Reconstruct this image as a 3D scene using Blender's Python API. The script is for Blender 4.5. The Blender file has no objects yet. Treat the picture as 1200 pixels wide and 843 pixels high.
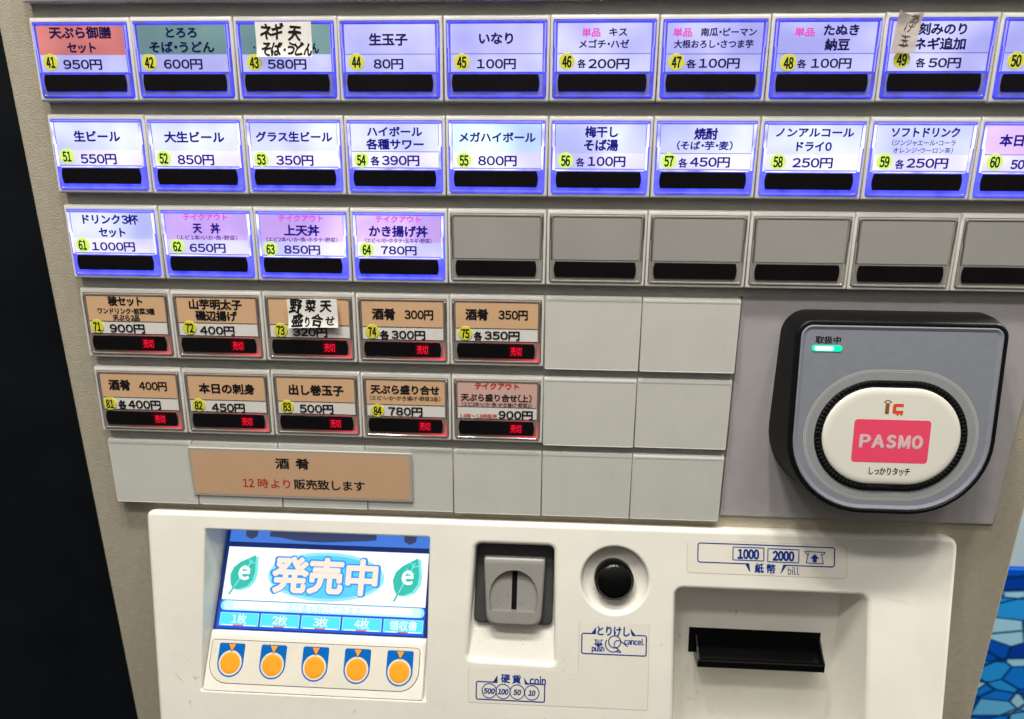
import bpy, bmesh, math, random
from mathutils import Vector, Matrix
from mathutils.geometry import delaunay_2d_cdt

# ------------------------------------------------------------------ units
# Panel units: x to the right in button columns, y down the panel, z into the machine.
# One button column is 52 mm wide.  World: X = right, Y = into the machine, Z = up.
S = 0.052
def W(x, y, z):
    return Vector(((x - 5.0) * S, z * S, (24.0 - y) * S))
def D(x, y, z):
    return Vector((x, z, -y))
scene = bpy.context.scene
col = scene.collection

# ------------------------------------------------------------------ camera
R0 = (0.9982751, -0.00451493, 0.05853577)      # right, down, forward in panel axes
R1 = (0.02184887, 0.95399343, -0.29903037)
R2 = (-0.05449264, 0.29979351, 0.95244654)
cam_data = bpy.data.cameras.new("camera")
cam = bpy.data.objects.new("camera", cam_data); col.objects.link(cam)
cx, cy, cz = D(*R0), -D(*R1), -D(*R2)
m = Matrix((cx, cy, cz)).transposed().to_4x4()
m.translation = W(5.05669613, 1.14287855, -6.94885984)
cam.matrix_world = m
cam_data.sensor_width = 36.0
cam_data.lens = 802.56 / 1200.0 * 36.0
cam_data.clip_start = 0.01
cam_data.clip_end = 50.0
cam_data.dof.use_dof = True
cam_data.dof.focus_distance = 0.355
cam_data.dof.aperture_fstop = 14.0
scene.camera = cam

# ------------------------------------------------------------------ light
world = bpy.data.worlds.new("World"); scene.world = world
world.use_nodes = True
wn = world.node_tree; bg = wn.nodes["Background"]
# plain indoor surroundings: pale ceiling above, dim room and floor below
tcw = wn.nodes.new("ShaderNodeTexCoord"); sxw = wn.nodes.new("ShaderNodeSeparateXYZ"); rw = wn.nodes.new("ShaderNodeValToRGB")
mw = wn.nodes.new("ShaderNodeMapRange"); mw.inputs[1].default_value = -1; mw.inputs[2].default_value = 1
wn.links.new(tcw.outputs["Generated"], sxw.inputs[0]); wn.links.new(sxw.outputs["Z"], mw.inputs[0]); wn.links.new(mw.outputs[0], rw.inputs[0])
rw.color_ramp.elements[0].position = 0.25; rw.color_ramp.elements[0].color = (0.03, 0.027, 0.024, 1)
rw.color_ramp.elements[1].position = 0.85; rw.color_ramp.elements[1].color = (0.60, 0.58, 0.54, 1)
e = rw.color_ramp.elements.new(0.55); e.color = (0.055, 0.052, 0.048, 1)
wn.links.new(rw.outputs[0], bg.inputs[0]); bg.inputs[1].default_value = 1.0
for i, (x, y, z, e) in enumerate([(-7, -20, -12.5, 14), (-1, -20, -13, 17), (6, -20, -12, 9), (13, -20, -12.5, 5),
                                  (27, -14, 3.5, 105), (-0.5, -20, -5.2, 33), (5, -20, -6.0, 27), (12, -20, -5.6, 18)]):  # lamp past the right side is added to brighten the mosaic wall
    ld = bpy.data.lights.new("downlight_or_wall_fill", 'POINT')
    ld.energy = e; ld.color = (1.0, 0.955, 0.885); ld.shadow_soft_size = 0.045
    lo = bpy.data.objects.new("downlight_or_wall_fill", ld); col.objects.link(lo); lo.location = W(x, y, z)
scene.view_settings.view_transform = 'Standard'
scene.view_settings.look = 'None'
scene.view_settings.exposure = 0.0
scene.view_settings.gamma = 1.0
scene.render.engine = 'CYCLES'
scene.cycles.use_denoising = True
scene.cycles.max_bounces = 8

# ------------------------------------------------------------------ materials
def mat(name, colr, rough=0.5, spec=0.5, emit=None, estr=1.0, metal=0.0, grain=0.0, gscale=60.0,
        bump=0.0, bscale=400.0, coat=0.0, dirt=0.0):
    mt = bpy.data.materials.new(name); mt.use_nodes = True
    nt = mt.node_tree; b = nt.nodes["Principled BSDF"]
    b.inputs["Base Color"].default_value = (*colr, 1)
    b.inputs["Roughness"].default_value = rough
    b.inputs["Specular IOR Level"].default_value = spec
    b.inputs["Metallic"].default_value = metal
    b.inputs["Coat Weight"].default_value = coat
    if emit:
        b.inputs["Emission Color"].default_value = (*emit, 1)
        b.inputs["Emission Strength"].default_value = estr
    tc = None
    def coords():
        nonlocal tc
        if tc is None:
            tc = nt.nodes.new("ShaderNodeNewGeometry")
        return tc.outputs["Position"]
    if grain:
        n = nt.nodes.new("ShaderNodeTexNoise"); n.inputs["Scale"].default_value = gscale
        n.inputs["Detail"].default_value = 6; n.inputs["Roughness"].default_value = 0.6
        nt.links.new(coords(), n.inputs["Vector"])
        r = nt.nodes.new("ShaderNodeMapRange")
        r.inputs[1].default_value = 0.25; r.inputs[2].default_value = 0.75
        r.inputs[3].default_value = 1 - grain; r.inputs[4].default_value = 1 + grain * 0.6
        nt.links.new(n.outputs["Fac"], r.inputs[0])
        mx = nt.nodes.new("ShaderNodeVectorMath"); mx.operation = 'SCALE'
        mx.inputs[0].default_value = colr
        nt.links.new(r.outputs[0], mx.inputs["Scale"])
        out = mx.outputs[0]
        if dirt:
            n2 = nt.nodes.new("ShaderNodeTexNoise"); n2.inputs["Scale"].default_value = 170
            n2.inputs["Detail"].default_value = 4
            n3 = nt.nodes.new("ShaderNodeTexNoise"); n3.inputs["Scale"].default_value = 14
            for q in (n2, n3): nt.links.new(coords(), q.inputs["Vector"])
            r2 = nt.nodes.new("ShaderNodeMapRange"); r2.inputs[1].default_value = 0.66; r2.inputs[2].default_value = 0.74
            nt.links.new(n2.outputs["Fac"], r2.inputs[0])
            r3 = nt.nodes.new("ShaderNodeMapRange"); r3.inputs[1].default_value = 0.5; r3.inputs[2].default_value = 0.7
            nt.links.new(n3.outputs["Fac"], r3.inputs[0])
            mm = nt.nodes.new("ShaderNodeMath"); mm.operation = 'MULTIPLY'
            nt.links.new(r2.outputs[0], mm.inputs[0]); nt.links.new(r3.outputs[0], mm.inputs[1])
            mm2 = nt.nodes.new("ShaderNodeMath"); mm2.operation = 'MULTIPLY'; mm2.inputs[1].default_value = dirt
            nt.links.new(mm.outputs[0], mm2.inputs[0])
            mixc = nt.nodes.new("ShaderNodeMix"); mixc.data_type = 'RGBA'
            nt.links.new(mm2.outputs[0], mixc.inputs[0]); nt.links.new(out, mixc.inputs[6])
            mixc.inputs[7].default_value = (0.16, 0.14, 0.11, 1)
            out = mixc.outputs[2]
        nt.links.new(out, b.inputs["Base Color"])
        rr_ = nt.nodes.new("ShaderNodeMapRange")
        rr_.inputs[3].default_value = max(0.02, rough - 0.08); rr_.inputs[4].default_value = min(1, rough + 0.1)
        nt.links.new(n.outputs["Fac"], rr_.inputs[0]); nt.links.new(rr_.outputs[0], b.inputs["Roughness"])
    if bump:
        n = nt.nodes.new("ShaderNodeTexNoise"); n.inputs["Scale"].default_value = bscale
        n.inputs["Detail"].default_value = 3
        nt.links.new(coords(), n.inputs["Vector"])
        bp = nt.nodes.new("ShaderNodeBump"); bp.inputs["Strength"].default_value = bump
        bp.inputs["Distance"].default_value = 0.0006
        nt.links.new(n.outputs["Fac"], bp.inputs["Height"]); nt.links.new(bp.outputs[0], b.inputs["Normal"])
    return mt

def backlit(name, colr, lo, hi, scale=70.0, rough=0.25, base=(0.3, 0.3, 0.4), detail=2.0):
    """clear plastic lit from inside by its own LED: uneven output over the moulded plastic"""
    mt = mat(name, base, rough, 0.5, colr, 1.0)
    nt = mt.node_tree; b = nt.nodes["Principled BSDF"]
    g = nt.nodes.new("ShaderNodeNewGeometry")
    n = nt.nodes.new("ShaderNodeTexNoise"); n.inputs["Scale"].default_value = scale; n.inputs["Detail"].default_value = detail
    nt.links.new(g.outputs["Position"], n.inputs["Vector"])
    r = nt.nodes.new("ShaderNodeMapRange"); r.inputs[1].default_value = 0.3; r.inputs[2].default_value = 0.7
    r.inputs[3].default_value = lo; r.inputs[4].default_value = hi
    nt.links.new(n.outputs["Fac"], r.inputs[0]); nt.links.new(r.outputs[0], b.inputs["Emission Strength"])
    return mt

def srgb(r, g, b):
    f = lambda c: ((c / 255 + 0.055) / 1.055) ** 2.4 if c > 10 else c / 255 / 12.92
    return (f(r), f(g), f(b))

M = {}
M['frame'] = mat('button_frame_plastic', (0.70, 0.685, 0.64), 0.2, 0.5, grain=0.06, gscale=90, bump=0.05, bscale=900)
M['backing'] = mat('button_board_plastic', (0.56, 0.545, 0.50), 0.45, 0.4, grain=0.08, gscale=70)
M['tile'] = mat('blank_tile_plastic', (0.64, 0.64, 0.59), 0.3, 0.5, grain=0.05, gscale=60, bump=0.05, bscale=900, dirt=0.25)
M['sheet'] = mat('painted_steel_sheet', (0.46, 0.415, 0.32), 0.5, 0.4, grain=0.10, gscale=240, bump=0.5, bscale=1100)
M['plate'] = mat('grey_plate_paint', (0.47, 0.45, 0.455), 0.42, 0.45, grain=0.06, gscale=120, bump=0.1, bscale=900)
M['panel'] = mat('console_white_plastic', (0.77, 0.75, 0.675), 0.3, 0.5, grain=0.07, gscale=26, bump=0.04, bscale=700, dirt=0.5)
M['black'] = mat('glossy_black_plastic', (0.003, 0.003, 0.0032), 0.14, 0.3, grain=0.2, gscale=60)
M['satin'] = mat('satin_black_plastic', (0.004, 0.004, 0.0045), 0.45, 0.2, grain=0.3, gscale=200, bump=0.25, bscale=900)
M['bar'] = mat('smoked_display_window', (0.006, 0.005, 0.006), 0.16, 0.35, grain=0.3, gscale=40)
M['slot_dark'] = mat('deep_slot_black', (0.002, 0.002, 0.002), 0.7, 0.1)
M['dkgrey'] = mat('dark_grey_plastic', (0.032, 0.032, 0.031), 0.45, 0.4, grain=0.1, gscale=80)
M['grey'] = mat('grey_plastic', (0.20, 0.195, 0.175), 0.33, 0.5, grain=0.06, gscale=80, dirt=0.3)
M['greybowl'] = mat('grey_plastic_bowl', (0.22, 0.215, 0.20), 0.28, 0.5, grain=0.08, gscale=90)
# lit keys
M['key1'] = backlit('lit_key_dim', (0.024, 0.028, 0.80), 0.55, 1.5, 140, base=(0.08, 0.08, 0.14))
M['key2'] = backlit('lit_key_bright', (0.055, 0.062, 0.85), 0.9, 2.2, 140, base=(0.08, 0.08, 0.14))
M['strip1'] = backlit('light_guide_dim', (0.11, 0.11, 1.0), 0.35, 1.6, 90)
M['strip2'] = backlit('light_guide_bright', (0.60, 0.62, 1.0), 0.15, 2.3, 75)
M['foot1'] = backlit('lit_key_foot_dim', (0.09, 0.10, 0.42), 0.3, 1.0, 80, base=(0.15, 0.15, 0.18))
M['keyclear'] = mat('unlit_clear_key', (0.29, 0.28, 0.25), 0.14, 0.6, grain=0.12, gscale=90, coat=0.3)
M['keysold'] = mat('unlit_clear_key_tinted', (0.24, 0.20, 0.17), 0.14, 0.6, grain=0.12, gscale=90, coat=0.3)
M['stripoff'] = mat('unlit_light_guide', (0.10, 0.09, 0.085), 0.15, 0.6, grain=0.3, gscale=90)
def lit(name, c, k=1.0, lo=0.86, hi=1.24, base=0.07):
    """printed insert over the lamp of its key: lamp hot spots painted by noise, paler and deeper"""
    mt = backlit(name, c, lo * k, hi * k, 24, 0.4, (base, base, base))
    nt = mt.node_tree; b = nt.nodes["Principled BSDF"]
    n = [q for q in nt.nodes if q.bl_idname == 'ShaderNodeTexNoise'][0]
    r = nt.nodes.new("ShaderNodeMapRange"); r.inputs[1].default_value = 0.36; r.inputs[2].default_value = 0.68
    nt.links.new(n.outputs["Fac"], r.inputs[0])
    mx = nt.nodes.new("ShaderNodeMix"); mx.data_type = 'RGBA'; nt.links.new(r.outputs[0], mx.inputs[0])
    lum = sum(c) / 3
    mx.inputs[6].default_value = (c[0] * .86, c[1] * .86, c[2], 1)
    mx.inputs[7].default_value = (c[0] + .22 * lum, c[1] + .22 * lum, min(1, c[2] + .1 * lum), 1)
    nt.links.new(mx.outputs[2], b.inputs["Emission Color"])
    return mt
M['card1'] = lit('lit_card_lavender', (0.47, 0.47, 0.97), 0.97)
M['card1p'] = lit('lit_card_price_lavender', (0.53, 0.54, 0.98), 0.95)
M['card_red'] = lit('lit_card_salmon', (0.62, 0.13, 0.125), 1.0)
M['card_green'] = lit('lit_card_green', (0.10, 0.25, 0.25), 1.0)
M['card2'] = lit('lit_card_white_blue', (0.55, 0.60, 1.0), 1.0)
M['card2c'] = lit('lit_card_pale_cyan', (0.55, 0.76, 1.0), 1.0)
M['card2p'] = lit('lit_card_price_white', (0.70, 0.66, 1.0), 1.05)
M['card_pink'] = lit('lit_card_pink', (0.70, 0.44, 0.98), 1.0)
M['card_tan'] = mat('printed_card_tan', (0.66, 0.42, 0.24), 0.45, 0.25, grain=0.04, gscale=60)
M['card_rose'] = mat('printed_card_rose', (0.64, 0.40, 0.35), 0.45, 0.25, grain=0.04, gscale=60)
M['card_white'] = mat('printed_card_white', (0.72, 0.70, 0.66), 0.45, 0.25, grain=0.04, gscale=60)
M['card_grey'] = mat('empty_card_holder', (0.35, 0.345, 0.315), 0.22, 0.5, grain=0.07, gscale=25, coat=0.2)
M['ink'] = mat('black_ink', (0.012, 0.011, 0.014), 0.6, 0.1)
M['ink1'] = mat('backlit_black_ink', (0.004, 0.004, 0.01), 0.6, 0.08, (0.006, 0.004, 0.06), 1.0)  # faint blue bloom of the lit card put into the ink
M['ink2'] = mat('black_ink_navy_bloom', (0.004, 0.004, 0.01), 0.6, 0.08, (0.010, 0.005, 0.22), 1.0)  # black ink; navy bloom of the lit card put in as emission
M['pink1'] = mat('backlit_pink_ink', (0.3, 0.02, 0.2), 0.5, 0.3, (0.62, 0.06, 0.42), 0.9)
M['pink2'] = mat('backlit_magenta_ink', (0.3, 0.02, 0.2), 0.5, 0.3, (0.62, 0.04, 0.62), 0.95)
M['redink'] = mat('red_ink', (0.55, 0.03, 0.02), 0.6, 0.1)
M['rule1'] = mat('backlit_rule', (0.02, 0.02, 0.05), 0.5, 0.3, (0.10, 0.10, 0.45), 1.0)
M['rulek'] = mat('printed_rule', (0.04, 0.03, 0.03), 0.6, 0.1)
M['stick1'] = mat('yellow_sticker', (0.50, 0.50, 0.05), 0.5, 0.2, (0.40, 0.42, 0.05), 0.5)
M['stick2'] = mat('backlit_yellow_sticker', (0.30, 0.36, 0.05), 0.5, 0.2, (0.50, 0.74, 0.15), 0.9)
M['stick3'] = mat('yellow_sticker_unlit', (0.68, 0.67, 0.05), 0.5, 0.2)
M['redled'] = mat('red_led_segments', (0.2, 0, 0), 0.5, 0.3, (1.0, 0.010, 0.045), 1.05)
M['redhaze'] = mat('red_led_glow', (0.02, 0, 0), 0.3, 0.3, (0.30, 0.004, 0.02), 0.16)
M['redstrip'] = None
M['sign_tan'] = mat('tan_sign_sheet', (0.66, 0.425, 0.26), 0.4, 0.3, grain=0.03, gscale=40)
M['sign_edge'] = mat('clear_sign_edge', (0.45, 0.43, 0.39), 0.2, 0.5)
M['note'] = mat('white_label_paper', (0.82, 0.80, 0.75), 0.6, 0.3, grain=0.05, gscale=120)
M['tape'] = mat('old_masking_tape', (0.60, 0.52, 0.48), 0.6, 0.3, grain=0.10, gscale=90, bump=0.4, bscale=300)
M['pen'] = mat('marker_ink', (0.012, 0.012, 0.014), 0.6, 0.1)
M['pencil'] = mat('thin_pen_ink', (0.06, 0.055, 0.065), 0.5, 0.3)
M['decal'] = mat('decal_film', (0.75, 0.72, 0.635), 0.22, 0.5, grain=0.03, gscale=45)
M['decal_edge'] = mat('decal_film_edge', (0.52, 0.49, 0.42), 0.3, 0.5)
M['blue'] = mat('blue_print', (0.006, 0.035, 0.24), 0.6, 0.1)
M['keyblue'] = mat('key_blue_print', (0.0, 0.115, 0.43), 0.6, 0.1)
M['orange'] = mat('key_orange_print', (0.86, 0.33, 0.015), 0.38, 0.4, grain=0.04, gscale=90)
M['seam'] = mat('dark_seam_line', (0.10, 0.095, 0.085), 0.6, 0.2)  # dark joint lines and grime specks
M['keypad'] = mat('membrane_key_plate', (0.68, 0.645, 0.55), 0.35, 0.4, grain=0.07, gscale=70, dirt=0.4)
# card reader
M['facegrey'] = mat('reader_face_grey', (0.34, 0.365, 0.425), 0.33, 0.5, grain=0.05, gscale=220, metal=0.35)
M['facelt'] = mat('reader_ring_grey', (0.42, 0.435, 0.45), 0.3, 0.5, metal=0.35, grain=0.04, gscale=200)
M['ringline'] = mat('reader_ring_line', (0.62, 0.62, 0.60), 0.3, 0.5, metal=0.2)
M['cream'] = mat('reader_touch_pad', (0.79, 0.77, 0.69), 0.22, 0.5, grain=0.02, gscale=50, coat=0.3)
M['pinklogo'] = mat('pink_print', (0.86, 0.075, 0.15), 0.35, 0.4)
M['pinkltr'] = mat('pale_pink_print', (0.75, 0.52, 0.54), 0.35, 0.4)
M['brown'] = mat('brown_print', (0.27, 0.10, 0.025), 0.35, 0.4)
M['redorange'] = mat('red_orange_print', (0.72, 0.085, 0.025), 0.35, 0.4)
M['ghost'] = mat('unlit_message_print', (0.325, 0.349, 0.407), 0.33, 0.5, metal=0.35)
M['led_green'] = mat('green_indicator', (0.0, 0.3, 0.2), 0.4, 0.4, (0.0, 0.85, 0.45), 1.0)
M['led_core'] = mat('green_indicator_core', (0.5, 0.9, 0.8), 0.4, 0.4, (0.62, 1.0, 0.86), 1.5)
# display
def scr(name, c, k=1.0):
    return mat(name, (0.01, 0.01, 0.012), 0.12, 0.4, c, k)
M['s_white'] = scr('screen_white', (0.93, 1.0, 1.0), 1.15)
M['s_cyan'] = scr('screen_cyan', (0.11, 0.68, 1.0))
M['s_cyanlt'] = scr('screen_pale_cyan', (0.35, 0.86, 1.0))
M['s_navy'] = scr('screen_navy', (0.0, 0.016, 0.14))
M['s_blue'] = scr('screen_blue', (0.0, 0.09, 0.78))
M['s_outline'] = scr('screen_outline_blue', (0.02, 0.32, 0.93))
M['s_peach'] = scr('screen_peach', (1.0, 0.84, 0.72), 1.05)
M['s_cream'] = scr('screen_cream', (1.0, 0.93, 0.86), 1.05)
M['s_leaf'] = scr('screen_leaf_green', (0.03, 0.56, 0.44))
M['s_leaflt'] = scr('screen_leaf_shadow', (0.22, 0.86, 0.86))
M['s_tab'] = scr('screen_tab_cyan', (0.09, 0.86, 0.97))
M['s_band'] = scr('screen_band', (0.62, 0.98, 1.0), 1.1)
M['s_faint'] = scr('screen_faint_text', (0.36, 0.80, 0.86))
M['s_red'] = scr('screen_red_mark', (0.9, 0.10, 0.14))
M['s_refl'] = scr('screen_reflection_blue', (0.055, 0.20, 0.72))
M['s_refd'] = scr('screen_reflection_dark', (0.035, 0.05, 0.13))
M['palewall'] = mat('pale_blue_wall', (0.50, 0.66, 0.74), 0.5, 0.4, grain=0.08, gscale=20)
M['navywall'] = mat('dark_navy_laminate', (0.0045, 0.0065, 0.0095), 0.45, 0.25, grain=0.3, gscale=18)

def falloff_red():
    mt = mat('red_corner_glow', (0.25, 0.12, 0.11), 0.15, 0.6, (1.0, 0.018, 0.075), 1.0)
    nt = mt.node_tree; b = nt.nodes["Principled BSDF"]
    at = nt.nodes.new("ShaderNodeAttribute"); at.attribute_name = "guide"
    nt.links.new(at.outputs["Fac"], b.inputs["Emission Strength"])
    return mt
M['redstrip'] = falloff_red()

def mosaic():
    mt = mat('blue_mosaic_film', (0.1, 0.2, 0.5), 0.3, 0.5)
    nt = mt.node_tree; b = nt.nodes["Principled BSDF"]
    g = nt.nodes.new("ShaderNodeNewGeometry")
    def vor(rot, sc, scale):
        mp = nt.nodes.new("ShaderNodeMapping"); mp.inputs["Rotation"].default_value = (0, rot, 0); mp.inputs["Scale"].default_value = sc
        nt.links.new(g.outputs["Position"], mp.inputs["Vector"])
        v = nt.nodes.new("ShaderNodeTexVoronoi"); v.inputs["Scale"].default_value = scale
        v2 = nt.nodes.new("ShaderNodeTexVoronoi"); v2.feature = 'DISTANCE_TO_EDGE'; v2.inputs["Scale"].default_value = scale
        for q in (v, v2): nt.links.new(mp.outputs[0], q.inputs["Vector"])
        sp = nt.nodes.new("ShaderNodeSeparateColor"); nt.links.new(v.outputs["Color"], sp.inputs[0])
        return sp.outputs[0], v2.outputs["Distance"]
    c1, d1 = vor(0.5, (1.0, 1.0, 1.6), 14)
    c2, d2 = vor(-0.75, (1.0, 1.0, 1.8), 10.5)
    ad = nt.nodes.new("ShaderNodeMath"); ad.operation = 'ADD'; nt.links.new(c1, ad.inputs[0]); nt.links.new(c2, ad.inputs[1])
    fr_ = nt.nodes.new("ShaderNodeMath"); fr_.operation = 'FRACT'; nt.links.new(ad.outputs[0], fr_.inputs[0])
    cr = nt.nodes.new("ShaderNodeValToRGB"); cr.color_ramp.interpolation = 'CONSTANT'
    cr.color_ramp.elements[0].color = (0.0, 0.10, 0.62, 1)
    cr.color_ramp.elements[1].position = 0.2; cr.color_ramp.elements[1].color = (0.005, 0.22, 0.85, 1)
    for p, c in ((0.42, (0.02, 0.36, 0.92, 1)), (0.62, (0.14, 0.55, 0.95, 1)), (0.78, (0.38, 0.75, 0.96, 1)), (0.92, (0.0, 0.05, 0.42, 1))):
        e = cr.color_ramp.elements.new(p); e.color = c
    nt.links.new(fr_.outputs[0], cr.inputs[0])
    mn = nt.nodes.new("ShaderNodeMath"); mn.operation = 'MINIMUM'; nt.links.new(d1, mn.inputs[0])
    sc2 = nt.nodes.new("ShaderNodeMath"); sc2.operation = 'MULTIPLY'; sc2.inputs[1].default_value = 0.9
    nt.links.new(d2, sc2.inputs[0]); nt.links.new(sc2.outputs[0], mn.inputs[1])
    r = nt.nodes.new("ShaderNodeMapRange"); r.inputs[1].default_value = 0.008; r.inputs[2].default_value = 0.05
    nt.links.new(mn.outputs[0], r.inputs[0])
    mx = nt.nodes.new("ShaderNodeMix"); mx.data_type = 'RGBA'
    nt.links.new(r.outputs[0], mx.inputs[0]); mx.inputs[6].default_value = (0.0, 0.035, 0.17, 1)
    nt.links.new(cr.outputs[0], mx.inputs[7]); nt.links.new(mx.outputs[2], b.inputs["Base Color"])
    return mt
M['mosaic'] = mosaic()

# ------------------------------------------------------------------ frames (local a right, b down, h out towards the viewer)
def plane_frame(y0, z0, deg):
    c, s = math.cos(math.radians(deg)), math.sin(math.radians(deg))
    return lambda a, b, h: (a, y0 + b * c - h * s, z0 - b * s - h * c)
FLAT = lambda a, b, h: (a, b, -h)
KEYF = lambda a, b, h: (a, b, -h - 0.05 * b)                 # button fronts lean out a little at the bottom
CONS = plane_frame(5.22, -0.05, 18)                          # face of the white console
TILT = plane_frame(7.226, -0.702, 34)                        # display and selection keys
COIN = plane_frame(6.739, -0.544, 30)
READ = plane_frame(2.80, -0.25, 8)
BILL = plane_frame(6.0, 0.0, 2.3)

# ------------------------------------------------------------------ text outlines
_tc = {}
WIDE = {chr(i): chr(i + 0xFEE0) for i in range(0x21, 0x7f)}
def one_glyph(ch, shear):
    k = (ch, shear)
    if k not in _tc:
        cu = bpy.data.curves.new('lettering', 'FONT'); cu.body = WIDE.get(ch, ch); cu.resolution_u = 3
        cu.size = 1.0; cu.shear = shear
        o = bpy.data.objects.new('lettering', cu); col.objects.link(o)
        dg = bpy.context.evaluated_depsgraph_get()
        me = bpy.data.meshes.new_from_object(o.evaluated_get(dg))
        _tc[k] = ([(v.co.x, v.co.y) for v in me.vertices], [tuple(p.vertices) for p in me.polygons])
        bpy.data.objects.remove(o); bpy.data.curves.remove(cu); bpy.data.meshes.remove(me)
    return _tc[k]
def glyphs(text, shear=0.0, gap=0.085):
    """set a line: kana and kanji in square cells, digits and Latin letters close together"""
    V = []; F = []; x = 0.0
    for ch in text:
        vs, fs = one_glyph(ch, shear)
        if not vs: x += 0.5; continue
        b0 = min(v[0] for v in vs); b1 = max(v[0] for v in vs)
        if ch in WIDE or ch in '・～':
            g = gap + (.05 if ch in '1・il' else 0)
            dx = x + g - b0; x += b1 - b0 + 2 * g - gap
            x += 0
        else:
            tight = .85 if ch in 'ッャュョァィゥェォっゃゅょ' else .98
            dx = x + (tight - 1.0) / 2; x += tight
        n = len(V)
        V += [(vx + dx, vy) for vx, vy in vs]; F += [tuple(i + n for i in f) for f in fs]
    xs = [v[0] for v in V]
    return V, F, min(xs), max(xs)

# ------------------------------------------------------------------ mesh builder
def rr(x0, x1, y0, y1, r, n=5):
    """rounded rectangle, corner radii (tl, tr, br, bl), clockwise seen by the viewer"""
    if not isinstance(r, (tuple, list)): r = (r,) * 4
    pts = []
    for (cx_, cy_, a0, q) in ((x0 + r[0], y0 + r[0], 180, r[0]), (x1 - r[1], y0 + r[1], 270, r[1]),
                              (x1 - r[2], y1 - r[2], 0, r[2]), (x0 + r[3], y1 - r[3], 90, r[3])):
        for i in range(n + 1):
            a = math.radians(a0 + 90 * i / n)
            pts.append((cx_ + q * math.cos(a), cy_ + q * math.sin(a)))
    return pts
def circ(cx_, cy_, r, n=48, ry=None):
    ry = ry or r
    return [(cx_ + r * math.cos(2 * math.pi * i / n), cy_ + ry * math.sin(2 * math.pi * i / n)) for i in range(n)]
def offs(pts, d):
    """offset a clockwise outline outwards by d (negative: inwards)"""
    n = len(pts); out = []
    for i in range(n):
        p, a, b = Vector(pts[i]), Vector(pts[i - 1]), Vector(pts[(i + 1) % n])
        e1, e2 = (p - a), (b - p)
        if e1.length < 1e-9: e1 = e2
        if e2.length < 1e-9: e2 = e1
        n1 = Vector((e1.y, -e1.x)).normalized(); n2 = Vector((e2.y, -e2.x)).normalized()
        q = n1 + n2
        if q.length < 1e-6: q = n1
        q.normalize(); c = max(0.35, q.dot(n1))
        out.append((p.x + q.x * d / c, p.y + q.y * d / c))
    return out

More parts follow.
